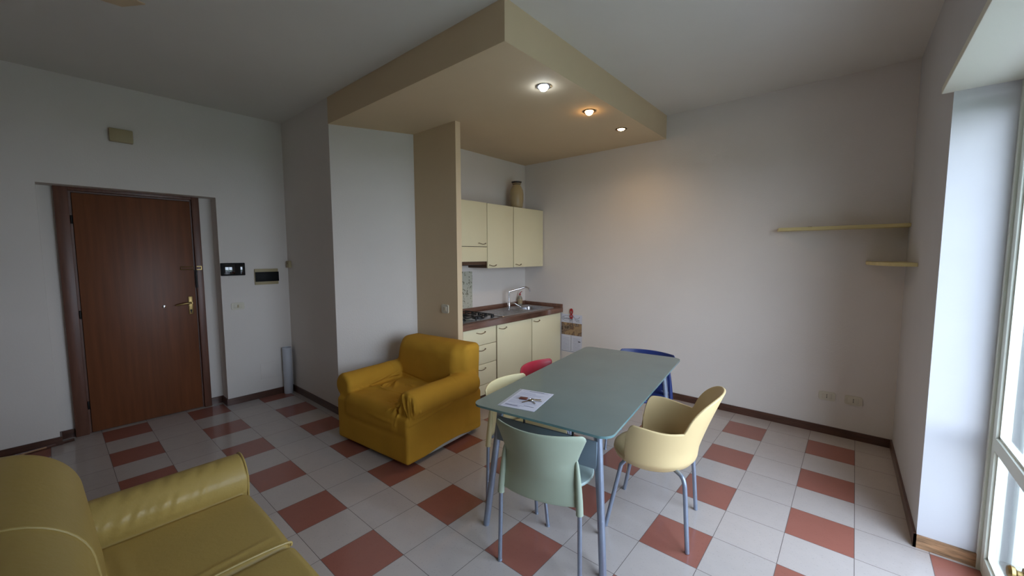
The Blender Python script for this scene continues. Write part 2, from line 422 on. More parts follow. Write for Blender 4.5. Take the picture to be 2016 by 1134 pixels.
# ------------------------------------------------------------------ recessed lights
warm = srgb(255, 196, 120); cool = srgb(214, 232, 255)
lightdata = [(-1.563, -1.686, cool, 'white', 'recessed spotlight with a cool white glow, nearest the soffit corner', 46),
             (-1.567, -1.02, warm, 'warm', 'recessed spotlight with a warm glow, middle of the row of three', 30),
             (-1.576, -.386, srgb(255, 208, 140), 'warm', 'recessed spotlight with a warm glow, closest to the long white wall', 26)]
for (x, y, col, nm, lab, st) in lightdata:
    t = empty('ceiling_spotlight', lab, 'ceiling light', (x, y, 2.795), 0, 'recessed spotlights in the beige soffit')
    b = bmesh.new(); lathe(b, [(.036, -.001), (.040, -.006), (.052, -.006), (.056, -.001), (.056, .0), (.036, .0)], 36)
    obj('trim_ring', b, M['steel'] if nm == 'white' else M['bronze'], t)
    b = bmesh.new(); dome = 1.0 if y < -.5 else .45
    lathe(b, [(.035, -.001), (.033, -.010*dome), (.026, -.022*dome), (.015, -.031*dome), (.004, -.035*dome)], 24)
    obj('bulb', b, emit('bulb_glow_'+nm, col, st), t)
    ld = bpy.data.lights.new('spot_lamp', 'SPOT'); ld.energy = 4.5 if nm == 'warm' else 2.5; ld.color = col[:3]; ld.spot_size = math.radians(150); ld.spot_blend = 1; ld.shadow_soft_size = .04
    lo = bpy.data.objects.new('spot_lamp', ld); C.objects.link(lo); lo.parent = t; lo.location = (0, 0, -.045)

# ------------------------------------------------------------------ kitchen
KX = -3.29
def handle(parent, x, y0, y1, z, m='bronze'):
    b = bmesh.new(); ym = (y0+y1)/2
    tube(b, [(x, y0, z+.004), (x+.012, y0, z+.006), (x+.02, y0+.012, z+.001), (x+.023, ym, z-.008), (x+.02, y1-.012, z+.001), (x+.012, y1, z+.006), (x, y1, z+.004)], .0035, 8, samples=3)
    return obj('handle', b, M[m], parent)
FX = -2.67
def carcass(x0, x1, y0, y1, z0, z1):
    return nb(x0, x1, y0+.001, y1-.001, z0, z1)
ZB0, ZB1 = .10, .822
# drawer unit
t = empty('drawer_unit', 'cream kitchen drawer unit under the hob, next to the partition', 'cabinet', (-2.98, -1.25, 0))
def lb(bm, t):  # shift mesh made in world coordinates to the thing's frame
    bmesh.ops.translate(bm, vec=-Vector(t.location), verts=bm.verts); return bm
def part(name, bm, m, t, **k): return obj(name, lb(bm, t), m, t, **k)
def sub(name, bm, m, t, p, **k): return obj(name, lb(bm, t), m, p, **k)
def lhandle(t, p, x, y0, y1, z):
    b = bmesh.new(); ym = (y0+y1)/2
    tube(b, [(x, y0, z+.004), (x+.012, y0, z+.006), (x+.02, y0+.012, z+.001), (x+.023, ym, z-.008), (x+.02, y1-.012, z+.001), (x+.012, y1, z+.006), (x, y1, z+.004)], .0035, 8, samples=3)
    sub('handle', b, M['bronze'], t, p)
part('body', carcass(KX+.01, FX-.018, -1.50, -1.01, ZB0, ZB1), M['cab_body'], t, smooth=False)
for za, zb in ((.643, .818), (.440, .638), (.218, .435), (.105, .213)):
    d = part('drawer', nb(FX-.018, FX, -1.497, -1.022, za, zb, bev=.002), M['cream_door'], t)
    if zb-za > .12: lhandle(t, d, FX, -1.315, -1.195, zb-.045)
part('plinth', nb(KX+.05, FX-.06, -1.50, -1.01, 0, .10), M['cab_body'], t, smooth=False)
def base_cab(y0, y1, hy0, hy1, lab):
    t = empty('base_cabinet', lab, 'cabinet', (-2.98, (y0+y1)/2, 0), 0, 'base cabinets under the worktop')
    part('body', carcass(KX+.01, FX-.018, y0, y1, ZB0, .75 if y1 > 0 else ZB1), M['cab_body'], t, smooth=False)
    d = part('door', nb(FX-.018, FX, y0+.007, y1-.006, .108, .817, bev=.002), M['cream_door'], t)
    lhandle(t, d, FX, hy0, hy1, .775)
    part('plinth', nb(KX+.05, FX-.06, y0, y1, 0, .10), M['cab_body'], t, smooth=False)
base_cab(-1.008, -.392, -.975, -.86, 'cream base cabinet with one door, between the drawers and the wall-side unit')
base_cab(-.390, .222, -.36, -.25, 'cream base cabinet with one door under the sink bowl, against the long white wall')
# worktop
t = empty('worktop', 'brown wood-look kitchen worktop with low upstand along the walls', 'worktop', (-2.97, -.65, .825))
b = nb(KX+.005, FX+.022, -1.552, -.262, .826, .885); box(b, KX+.005, FX+.022, .112, .240, .826, .885)
box(b, KX+.005, -3.122, -.262, .112, .826, .885); box(b, -2.778, FX+.022, -.262, .112, .826, .885)
bmesh.ops.remove_doubles(b, verts=b.verts, dist=.0001)
part('top', b, M['worktop'], t)
b = nb(KX+.002, KX+.022, -1.552, .240, .885, .935, bev=.002); box(b, KX+.022, FX+.02, .220, .240, .885, .930, bev=.002)
part('upstand', b, M['worktop'], t)
# hob
t = empty('hob', 'steel gas hob with black iron grates', 'hob', (-2.95, -1.2, .885))
part('hob_plate', nb(-3.19, -2.715, -1.50, -.915, .885, .893, bev=.003), M['steel'], t)
for (x, y, r) in ((-3.08, -1.36, .045), (-3.08, -1.12, .035), (-2.84, -1.36, .035), (-2.84, -1.12, .05)):
    b = bmesh.new(); lathe(b, [(r*1.3, 0), (r*1.3, .006), (r, .008), (r, .018), (r*.8, .022), (.001, .022)], 24, (x, y, .893))
    part('burner', b, M['iron'], t)
for y0, y1 in ((-1.485, -1.245), (-1.235, -1.0)):
    b = bmesh.new(); ym = (y0+y1)/2; z = .93
    for a, c in (((-3.17, y0), (-3.17, y1)), ((-2.75, y0), (-2.75, y1)), ((-3.17, y0), (-2.75, y0)), ((-3.17, y1), (-2.75, y1)), ((-2.96, y0), (-2.96, y1))):
        tube(b, [(a[0], a[1], z), (c[0], c[1], z)], .005, 8)
    for xc in (-3.08, -2.84):
        for dx, dy in ((1, 0), (-1, 0), (0, 1), (0, -1)):
            tube(b, [(xc+dx*.03, ym+dy*.03, z+.004), (xc+dx*.10, ym+dy*.11, z)], .0045, 8)
    for x in (-3.17, -2.75):
        for y in (y0, y1): tube(b, [(x, y, .893), (x, y, z)], .005, 8)
    part('grate', b, M['iron'], t)
for k in range(4):
    b = bmesh.new(); lathe(b, [(.019, 0), (.019, .012), (.016, .016), (.016, .03), (.001, .031)], 20, (-3.10+k*.105, -.955, .893))
    part('knob', b, M['iron'], t)
# sink
t = empty('sink', 'stainless steel inset sink with ribbed drainer', 'sink', (-2.93, -.4, .885))
SX0, SX1, SY0, SY1 = -3.20, -2.715, -.86, .15
bx0, bx1, by0, by1 = -3.10, -2.80, -.24, .09
b = bmesh.new()
def ring(bm, pts, z): return [bm.verts.new((x, y, z)) for x, y in pts]
def bridge(bm, a, c):
    for i in range(len(a)): bm.faces.new((a[i], a[(i+1) % len(a)], c[(i+1) % len(c)], c[i]))
o1 = ring(b, rrect(SX0, SX1, SY0, SY1, .03), .886); o2 = ring(b, rrect(SX0+.004, SX1-.004, SY0+.004, SY1-.004, .028), .893)
i1 = ring(b, rrect(bx0, bx1, by0, by1, .07), .890); i2 = ring(b, rrect(bx0+.012, bx1-.012, by0+.012, by1-.012, .07), .880)
i3 = ring(b, rrect(bx0+.03, bx1-.03, by0+.03, by1-.03, .06), .76)
bridge(b, o1, o2); bridge(b, o2, i1); bridge(b, i1, i2); bridge(b, i2, i3); b.faces.new(i3)
part('basin', b, M['steel'], t)
b = bmesh.new()
for k in range(8):
    x = -3.13+k*.052; box(b, x, x+.022, -.80, -.34, .891, .896, bev=.002)
part('drainer_ribs', b, M['steel'], t)
b = bmesh.new(); lathe(b, [(.03, 0), (.032, .004), (.02, .003), (.001, .001)], 20, ((bx0+bx1)/2, (by0+by1)/2, .761)); part('drain', b, M['chrome'], t)
# hole in the worktop is hidden by the basin, so sink the bowl through it
# faucet
t = empty('faucet', 'tall chrome swivel faucet behind the sink', 'faucet', (-3.14, -.27, .893))
b = bmesh.new(); lathe(b, [(.026, 0), (.026, .008), (.021, .012), (.020, .075), (.015, .085), (.001, .087)], 24, (-3.14, -.27, .893)); part('body', b, M['chrome'], t)
b = bmesh.new(); tube(b, [(-3.14, -.27, .96), (-3.14, -.27, 1.08), (-3.138, -.268, 1.097), (-3.128, -.25, 1.108), (-3.03, -.10, 1.150), (-3.01, -.065, 1.153), (-2.995, -.035, 1.135), (-2.988, -.022, 1.092)], .011, 14, samples=4); part('spout', b, M['chrome'], t)
b = bmesh.new(); tube(b, [(-3.13, -.265, .945), (-3.09, -.235, .955), (-3.05, -.20, .925), (-3.02, -.175, .905)], [.012, .009, .007, .006], 12, samples=4); part('lever', b, M['chrome'], t)
# soap bottle
t = empty('soap_bottle', 'clear soap bottle with a red cap behind the sink', 'bottle', (-3.22, .05, .8935))
clear = mat('clear_plastic', srgb(200, 196, 176), .12); clear.node_tree.nodes['Principled BSDF'].inputs['Transmission Weight'].default_value = .55
b = bmesh.new(); lathe(b, [(.03, 0), (.033, .004), (.033, .085), (.028, .105), (.014, .125), (.012, .135)], 24); obj('bottle_body', b, clear, t)
b = bmesh.new(); lathe(b, [(.0335, .02), (.0338, .021), (.0338, .08), (.0335, .081)], 24); obj('bottle_label', b, mat('soap_label', srgb(170, 150, 116), .5, noise=.3, nscale=60), t)
b = bmesh.new(); lathe(b, [(.013, .133), (.013, .152), (.006, .156), (.006, .165)], 16); tube(b, [(0, 0, .163), (.018, .006, .178), (.03, .01, .185)], .005, 8); obj('cap', b, M['red_handle'], t)
# wall cabinets
WX = -2.968
t = empty('wall_cabinet', 'short cream wall cabinet over the hob with a panel below it', 'cabinet', (-3.12, -1.15, 1.5), 0, 'cream wall cabinets')
part('body', nb(KX+.002, WX-.018, -1.45, -.841, 1.66, 2.162), M['cab_body'], t, smooth=False)
d = part('door', nb(WX-.018, WX, -1.447, -.844, 1.668, 2.160, bev=.002), M['cream_door'], t); lhandle(t, d, WX, -.98, -.875, 1.70)
part('hood_panel', nb(WX-.018, WX, -1.447, -.844, 1.500, 1.662, bev=.002), M['cream_door'], t)
part('side_panel', nb(KX+.002, WX-.02, -1.45, -1.432, 1.50, 1.66), M['cream_door'], t, smooth=False)
t = empty('extractor_hood', 'dark brown extractor hood under the short wall cabinet', 'hood', (-3.12, -1.15, 1.45))
b = nb(KX+.002, WX-.02, -1.425, -.845, 1.462, 1.655, bev=.004); part('hood_body', b, M['cab_body'], t)
part('filter', nb(KX+.05, WX-.06, -1.38, -.88, 1.456, 1.463), M['iron'], t, smooth=False)
def wall_cab(y0, y1, h0, h1, lab):
    t = empty('wall_cabinet', lab, 'cabinet', (-3.12, (y0+y1)/2, 1.42), 0, 'cream wall cabinets')
    part('body', nb(KX+.002, WX-.018, y0+.001, y1-.001, 1.424, 2.162), M['cab_body'], t, smooth=False)
    d = part('door', nb(WX-.018, WX, y0+.006, y1-.006, 1.421, 2.158, bev=.002), M['cream_door'], t); lhandle(t, d, WX, h0, h1, 1.452)
wall_cab(-.840, -.377, -.81, -.70, 'tall narrow cream wall cabinet, middle one of the upper row')
wall_cab(-.376, .238, -.34, -.24, 'tall wide cream wall cabinet against the long white wall')
# vase
t = empty('vase', 'beige ceramic vase with a dark rim on top of the wall cabinets', 'vase', (-3.10, -.16, 2.162))
b = bmesh.new(); lathe(b, [(.062, 0), (.070, .006), (.080, .03), (.088, .10), (.089, .18), (.082, .23), (.064, .27), (.052, .285), (.050, .30)], 36); obj('vase_body', b, M['ceramic'], t)
b = bmesh.new(); lathe(b, [(.050, .30), (.053, .312), (.064, .328), (.067, .338), (.060, .340), (.045, .315), (.001, .30)], 36); obj('rim', b, M['ceramic_dark'], t)
b = bmesh.new(); lathe(b, [(.0545, .309), (.0575, .312), (.0575, .316), (.0545, .319)], 30); obj('neck_ring', b, M['ceramic'], t)
# tile strip on the wall
tag(obj('decorative_tile_panel', nb(KX, KX+.006, -1.50, -.78, .936, 1.378), M['botanical'], smooth=False), 'botanical patterned tile panel on the wall behind the hob', 'tile panel')

# calendar + red utensil
t = empty('wall_calendar', 'paper calendar with a food picture hanging beside the kitchen units', 'calendar', (-2.515, .2445, .33))
CW = .155
b = nb(-CW, CW, -.004, -.002, -.02, .475); obj('page', b, M['paper'], t, smooth=False)
obj('food_picture', nb(-CW+.004, CW-.002, -.0052, -.0038, .205, .365), M['food'], t, smooth=False)
b = bmesh.new(); w = .062
for k in range(2):
    x = -.14+k*.155
    b = bmesh.new()
    for q in range(9): box(b, x+.012, x+w+.05, -.0050, -.0041, .012+q*.019, .0150+q*.019)
    obj('calendar_grid', b, M['ink_light'], t, smooth=False)
obj('divider', nb(-.006, -.003, -.0052, -.0041, 0, .20), M['black_ink'], t, smooth=False)
b = bmesh.new(); box(b, .10, .135, -.0052, -.0041, .125, .135); box(b, -.145, .145, -.0052, -.0041, -.012, -.009)
pts = [(-.06+.085*math.cos(a)*.95-.005, .42+.035*math.sin(a)) for a in [2*PI*k/28 for k in range(29)]]
tube(b, [(x, -.0048, z) for x, z in pts], .0013, 6, cap=False)
tube(b, [(.075+.045*math.cos(a), -.0048, .455+.03*math.sin(a)) for a in [PI+PI*k/10 for k in range(11)]], .0018, 6)
obj('print_lines', b, M['black_ink'], t, smooth=False)
text_mesh('logo_text', 'Gusteria', .042, M['black_ink'], t, (-.132, -.0046, .408), (PI/2, 0, 0))
text_mesh('small_text', 'ristorante', .018, M['black_ink'], t, (.045, -.0046, .405), (PI/2, 0, 0))
text_mesh('small_text', 'pizzeria', .018, M['black_ink'], t, (.065, -.0046, .385), (PI/2, 0, 0))
t = empty('hanging_utensil', 'small red-handled two-pronged utensil hung on the wall over the calendar', 'utensil', (-2.513, .2405, .80))
b = bmesh.new()
for zc, rx, rz_ in ((.045, .019, .034), (-.02, .019, .024)):
    tube(b, [(rx*math.cos(a), -.009, zc+rz_*math.sin(a)) for a in [2*PI*k/20 for k in range(21)]], .0065, 8, cap=False)
box(b, -.014, .014, -.014, -.005, .05, .078, bev=.004); box(b, -.014, .014, -.014, -.005, -.045, -.03, bev=.004)
obj('handle', b, M['red_handle'], t)
b = bmesh.new()
for x in (-.014, .014): tube(b, [(x, -.009, -.04), (x, -.009, -.16)], .002, 6)
obj('prong', b, M['chrome'], t)

# ------------------------------------------------------------------ wall fittings
def plate(name, lab, cat, loc, axis, w, h, socket=True, grp=None, tone='plate'):
    """axis 'x': fixed on a wall facing +x ; 'y': on a wall facing -y"""
    t = empty(name, lab, cat, loc, 0 if axis == 'y' else PI/2, grp)
    b = bmesh.new(); prism(b, rrect(-w/2, w/2, -h/2, h/2, min(w, h)*.22), 0, .009); bevel_all(b, .003)
    bmesh.ops.rotate(b, verts=b.verts, matrix=Matrix.Rotation(PI/2, 3, 'X'))
    obj('cover_plate', b, M[tone], t)
    b = nb(-w*.30, w*.30, -.0115, -.008, -h*.27, h*.27, bev=.001); obj('insert', b, M['plate'], t)
    b = bmesh.new()
    if socket:
        for z in (-.012, 0, .012): lathe(b, [(.0035, -.0119), (.0035, -.0112)], 10, (0, 0, z), 'y')
        obj('socket_holes', b, M['black'], t)
    else:
        box(b, -.007, .007, -.0135, -.011, -.015, .015, bev=.001); obj('rocker', b, M['plate_dark'], t)
    return t
plate('wall_socket', 'ivory wall socket low on the long wall, left one of the pair', 'socket', (.097, .245, .337), 'y', .115, .076, True, 'sockets low on the long wall')
plate('wall_socket', 'ivory wall socket low on the long wall, the one nearer the corner', 'socket', (.273, .245, .336), 'y', .115, .076, True, 'sockets low on the long wall')
plate('light_switch', 'ivory light switch on the entrance wall under the intercom', 'switch', (-4.70, -2.84, 1.043), 'x', .118, .075, False)
plate('light_switch', 'square ivory light switch on the beige partition above the armchair', 'switch', (-2.79, -1.615, 1.05), 'y', .102, .086, False)
# intercom
t = empty('video_intercom', 'black video intercom screen beside the entrance door', 'intercom', (-4.70, -2.865, 1.432), PI/2)
obj('housing', nb(-.107, .107, -.022, 0, -.066, .066, bev=.006), M['smoke'], t)
obj('screen', nb(-.085, .05, -.0235, -.021, -.052, .052, bev=.001), M['screen'], t)
obj('button_strip', nb(.062, .098, -.0235, -.021, -.052, .052, bev=.001), M['screen'], t)
obj('wall_bracket', nb(-.04, .04, -.004, 0, -.095, .085, bev=.001), M['wall'], t)
# distribution box
t = empty('fuse_box', 'ivory fuse box with a black cover near the wall corner', 'fuse box', (-4.70, -2.556, 1.343), PI/2)
obj('frame', nb(-.116, .116, -.018, 0, -.086, .086, bev=.004), M['plate_dark'], t)
obj('cover', nb(-.112, .118, -.030, -.016, -.052, .052, bev=.002), M['smoke'], t)
tag(obj('doorbell_chime', nb(0, .045, -.075, .075, -.055, .055, bev=.006), M['plate_dark'], loc=(-4.70, -3.633, 2.613)), 'beige box mounted high on the wall above the entrance door', 'chime')
t = empty('telephone_socket', 'small square beige socket on the pier beside the corner', 'socket', (-4.63, -2.33, 1.475))
obj('housing', nb(-.035, .035, -.028, 0, -.038, .038, bev=.004), M['plate_dark'], t)
b = bmesh.new()
for x in (-.012, .012): lathe(b, [(.003, -.0295), (.003, -.0275)], 8, (x, 0, .012), 'y')
obj('screws', b, M['black'], t)
tag(obj('junction_cover', nb(0, .004, -.10, .10, -.09, .09, bev=.001), M['wall'], loc=(-4.70, -2.56, .295)), 'flat white junction cover low on the entrance wall', 'cover plate')
tag(obj('wall_outlet', nb(0, .008, -.045, .045, -.04, .04, bev=.003), M['tube'], loc=(-4.738, -4.50, .215)), 'white outlet plate low on the wall left of the entrance door', 'socket')
# rolled tube in the corner
b = bmesh.new(); lathe(b, [(.044, 0), (.046, .002), (.047, .53), (.044, .532), (.042, .528), (.041, .05), (.001, .05)], 32)
o = obj('rolled_tube', b, M['tube'], loc=(-4.645, -2.405, 0)); tag(o, 'white upright tube standing in the corner by the pier', 'tube')
# loose strip of skirting on the floor
t = empty('loose_skirting_strip', 'loose dark wooden skirting strip lying along the wall left of the door', 'wood strip', (-4.678, -4.46, .001), math.radians(11.6))
obj('board', nb(-.014, .004, -.40, .40, 0, .022, bev=.002), M['skirting'], t)
obj('bare_edge', nb(.0035, .010, -.40, .24, .006, .018, bev=.002), M['skirting_worn'], t, label='pale bare wood edge')

# shelves
t = empty('wall_shelf', 'long pale yellow shelf on the long wall, the upper one', 'shelf', (0, .245, 1.775), 0, 'pale yellow corner shelves')
b = bmesh.new(); prism(b, [(-.33, 0), (.524, 0), (.527, -.163), (-.30, -.163)], 0, .026); bevel_all(b, .003); obj('board', b, M['shelf'], t)
b = nb(-.10, -.07, -.10, -.07, .026, .032, bev=.002); obj('wood_plug', b, M['skirting'], t)
t = empty('wall_shelf', 'short rounded pale yellow corner shelf, the lower one', 'shelf', (.525, .245, 1.488), 0, 'pale yellow corner shelves')
pts = [(0, 0), (-.235, 0)]
for k in range(1, 12):
    a = PI/2*k/12; pts.append((-.235*math.cos(a)*1.0+.0, -.68*math.sin(a)))
pts.append((.010, -.68)); b = bmesh.new(); prism(b, [(x, y) for x, y in pts], 0, .024); obj('board', b, M['shelf'], t)

# ------------------------------------------------------------------ dining table
TA = math.radians(7.5); tw, tl = .807/2, 1.675/2
TC = (-1.084, -1.739)
t = empty('dining_table', 'rectangular frosted teal glass dining table on splayed silver legs', 'table', (TC[0], TC[1], 0), TA)
b = bmesh.new(); prism(b, rrect(-tw, tw, -tl, tl, .065, 10), .729, .741); bevel_all(b, .002)
for f in b.faces: f.material_index = 0 if abs(f.normal.z) > .9 else 1
obj('tabletop', b, [M['glass_top'], M['glass_edge']], t)
legs = []
for sx in (-1, 1):
    for sy in (-1, 1):
        top = Vector((sx*.292, sy*(tl-.145), .727)); bot = Vector((sx*.355, sy*(tl-.07), 0))
        b = bmesh.new(); tube(b, [bot, bot+(top-bot)*.02, top], [.0175, .0185, .0195], 20)
        l = obj('leg', b, M['leg_paint'], t)
        b = bmesh.new(); lathe(b, [(.035, .722), (.036, .724), (.036, .7285), (.034, .729)], 24, (sx*.292, sy*(tl-.145), 0)); obj('glass_mount', b, M['chrome'], l)
b = nb(-.30, .30, -(tl-.105), -(tl-.117), .515, .655, bev=.003); obj('apron', b, M['apron'], t, label='dark grey panel under the near end of the glass')
for x in (-.12, .17):
    b = bmesh.new(); tube(b, [(x, -(tl-.111), .653), (x, -(tl-.111), .729)], .006, 10)
    obj('apron_pin', b, M['iron'], t)
b = bmesh.new()
for sx in (-1, 1): tube(b, [(sx*.30, -(tl-.14), .705), (sx*.30, (tl-.14), .705)], .009, 10)
obj('side_rail', b, M['leg_paint'], t)

# paper and keys
def tloc(px, py):  # world point on the table -> helper for orientation
    return (px, py)
P0 = Vector((-1.165, -2.372, .7415))
PA = math.atan2(-2.195+2.254, -1.10+1.31)
t = empty('paper_sheet', 'printed white paper sheet in a clear sleeve on the table', 'paper', P0, math.radians(14))
b = nb(-.118, .105, -.150, .150, 0, .0006); obj('sleeve', b, mat('clear_sleeve', srgb(180, 186, 196), .15), t, smooth=False)
b = nb(-.100, .104, -.148, .147, .0007, .0014); pg = obj('page', b, M['paper'], t, smooth=False)
b = bmesh.new(); rr = random.Random(2)
for k in range(26):
    y = .130-k*.0105
    if k in (2, 8, 15, 21): continue
    x0 = -.088; x1 = x0+.17*(.55+.45*rr.random()); box(b, x0, x1, y, y+.0022, .0014, .0017)
obj('text_lines', b, M['ink_light'], pg, smooth=False)
for a_ in ((-.045, .05, .128, .134), (-.085, -.01, -.118, -.112), (.02, .08, -.10, -.095)): obj('heading', nb(*a_, .0014, .0018), M['ink'], pg, smooth=False)
t = empty('key_bunch', 'bunch of keys with a brown fob on the paper sheet', 'keys', (-1.135, -2.375, .7432), math.radians(20))
def keyob(x, y, a, m):
    b = bmesh.new(); lathe(b, [(.0115, 0), (.0115, .0025), (.004, .0025), (.004, 0)], 16)
    box(b, .010, .052, -.003, .003, 0, .0022)
    for q in range(4): box(b, .026+q*.006, .029+q*.006, -.0055, -.003, 0, .0022)
    bmesh.ops.rotate(b, verts=b.verts, matrix=Matrix.Rotation(a, 3, 'Z')); bmesh.ops.translate(b, vec=(x, y, .002+.002*rr.random()), verts=b.verts)
    return obj('key', b, M[m], t)
keyob(.0, .01, .3, 'brass'); keyob(.005, -.005, -.9, 'steel'); keyob(-.008, -.008, -2.2, 'bronze'); keyob(.012, .0, -.1, 'chrome')
b = bmesh.new(); tube(b, [(.014*math.cos(a), .014*math.sin(a)-.002, .007) for a in [2*PI*k/20 for k in range(21)]], .0012, 6, cap=False); obj('key_ring', b, M['chrome'], t)
b = nb(-.075, -.028, -.004, .026, .001, .009, bev=.004); obj('fob', b, M['key_brown'], t, label='brown leather fob')

# ------------------------------------------------------------------ side chairs
def grid_mesh(fn, nu, nv, closed_u=False):
    bm = bmesh.new(); V = [[bm.verts.new(fn(i/(nu if closed_u else nu-1), j/(nv-1))) for j in range(nv)] for i in range(nu)]
    for i in range(nu if closed_u else nu-1):
        for j in range(nv-1):
            bm.faces.new((V[i][j], V[(i+1) % nu][j], V[(i+1) % nu][j+1], V[i][j+1]))
    return bm

def thick(bm, t):
    """give an open grid a thickness with a rounded rim"""
    bmesh.ops.recalc_face_normals(bm, faces=bm.faces)
    bmesh.ops.solidify(bm, geom=bm.faces[:], thickness=t)
    bevel_all(bm, t*.32, 2, 50)
    return bm

def smooth01(x): x = max(0, min(1, x)); return x*x*(3-2*x)

def make_side_chair(label, back_m, seat_m, loc, rz, top=.745):
    t = empty('side_chair', label, 'chair', (loc[0], loc[1], 0), rz, 'plastic side chairs around the table')
    # seat disc with a soft rim
    b = bmesh.new()
    lathe(b, [(.001, .432), (.170, .430), (.196, .433), (.205, .440), (.206, .447), (.202, .453), (.190, .4555), (.15, .4535), (.08, .4525), (.001, .452)], 48)
    obj('seat', b, M[seat_m], t)
    def W(z):
        pts = [(.385, .200), (.45, .195), (.54, .186), (.605, .186), (.66, .206), (top, .246)]
        for (a, wa), (c, wc) in zip(pts, pts[1:]):
            if z <= c: return wa+(wc-wa)*smooth01((z-a)/(c-a)) if wc-wa < .01 else wa+(wc-wa)*((z-a)/(c-a))
        return pts[-1][1]
    def f(u, v):
        s = 2*u-1; zt = top-.012*max(0, (abs(s)-.92)/.08)**2
        z0 = .404-.004*(1-s*s)
        z = z0+(zt-z0)*v; w = W(z)
        if v > .97: w -= .010*((v-.97)/.03)**2.5
        y = -.205-(.035+.055*smooth01((z-.40)/.34))*(1-s*s)-.012*max(0, (z-.6)/.145)-.01*max(0, (.5-z)/.1)
        return (s*w, y, z)
    b = thick(grid_mesh(f, 33, 26), .009)
    back = obj('backrest', b, M[back_m], t, angle=60)
    for sx in (-1, 1):
        # sleeve moulded onto the back, running down over the rear leg
        b = bmesh.new()
        tube(b, [(sx*.186, -.206, .628), (sx*.190, -.208, .60), (sx*.197, -.210, .52), (sx*.203, -.213, .44), (sx*.207, -.217, .372)], [.003, .009, .0135, .0165, .0175], 16, samples=4)
        obj('leg_sleeve', b, M[back_m], back)
        b = bmesh.new(); tube(b, [(sx*.203, -.213, .44), (sx*.207, -.217, .37), (sx*.213, -.222, .004)], .0105, 16)
        l = obj('leg', b, M['leg_paint'], t)
        b = bmesh.new(); lathe(b, [(.011, 0), (.012, .001), (.012, .008), (.011, .01)], 14, (sx*.213, -.222, 0)); obj('foot_cap', b, M['leg_paint'], l)
        b = bmesh.new()
        tube(b, [(sx*.194, .207, .004), (sx*.190, .180, .20), (sx*.186, .157, .36), (sx*.183, .148, .405), (sx*.172, .135, .426), (sx*.14, .105, .428), (sx*.08, .06, .428)], .0100, 16, samples=4)
        l = obj('leg', b, M['leg_paint'], t)
        b = bmesh.new(); lathe(b, [(.011, 0), (.012, .001), (.012, .008), (.011, .01)], 14, (sx*.194, .207, 0)); obj('foot_cap', b, M['leg_paint'], l)
    b = bmesh.new(); lathe(b, [(.001, .418), (.11, .418), (.112, .421), (.112, .431), (.001, .432)], 28); box(b, -.19, .19, -.212, -.198, .418, .432)
    obj('seat_support', b, M['leg_paint'], t)
    return t
make_side_chair('sage green plastic side chair with its curved back to the camera', 'sage', 'sage_seat', (-.933, -2.433), math.radians(13.5), top=.757)
make_side_chair('pale yellow plastic side chair on the kitchen side, nearest the armchair', 'pale_pl', 'pale_pl', (-1.280, -2.155), math.radians(-90+6.6), top=.735)
make_side_chair('red plastic side chair on the kitchen side of the table', 'red_pl', 'red_pl', (-1.365, -1.708), math.radians(-90+6.6), top=.737)
make_side_chair('dark blue plastic side chair at the far end of the table', 'blue_pl', 'blue_pl', (-1.065, -1.045), math.radians(180+6.5), top=.742)

# ------------------------------------------------------------------ cream tub armchair at the table
t = empty('tub_chair', 'cream yellow plastic tub chair with armrests beside the glass table', 'chair', (-.619, -1.857, 0), math.radians(100.4))
def H(phi):  # rim height; phi from the back, degrees
    a = abs(phi)
    h = .640
    if a < 46: h += .197*(1-(a/46)**2.5)**.55
    if a > 60: h += .016*smooth01((a-60)/35)
    if a > 100: h -= .235*((a-100)/18)**2.6
    return h
def shell(u, v):
    phi = -118+236*u; h = H(phi); z0 = .400+.014*abs(phi)/118
    z = z0+(h-z0)*v
    a = math.radians(phi)
    lean = max(0, math.cos(a/1.25))
    r = .238+.030*((z-.40)/.25)+.085*lean*max(0, (z-.50)/.35)**1.2
    r *= 1-.10*(1-smooth01((z-.395)/.05))
    return (r*math.sin(a), -r*math.cos(a)+.012, z)
b = thick(grid_mesh(shell, 141, 28), .012)
obj('shell', b, M['cream_pl'], t, angle=60, label='curved one-piece backrest and armrests')
b = bmesh.new()
lathe(b, [(.001, .372), (.13, .373), (.185, .384), (.212, .402), (.221, .422), (.218, .440), (.205, .453), (.18, .459), (.10, .458), (.001, .456)], 48, (0, .012, 0))
obj('seat', b, M['cream_pl'], t)
for sx in (-1, 1):
    b = bmesh.new(); tube(b, [(sx*.211, .222, .003), (sx*.165, .150, .37), (sx*.150, .13, .395)], .0118, 18); obj('leg', b, M['leg_paint'], t)
    b = bmesh.new(); tube(b, [(sx*.211, -.216, .003), (sx*.196, -.196, .30), (sx*.190, -.188, .37), (sx*.178, -.172, .398), (sx*.15, -.14, .405), (sx*.10, -.1, .402)], .0118, 18, samples=4); obj('leg', b, M['leg_paint'], t)

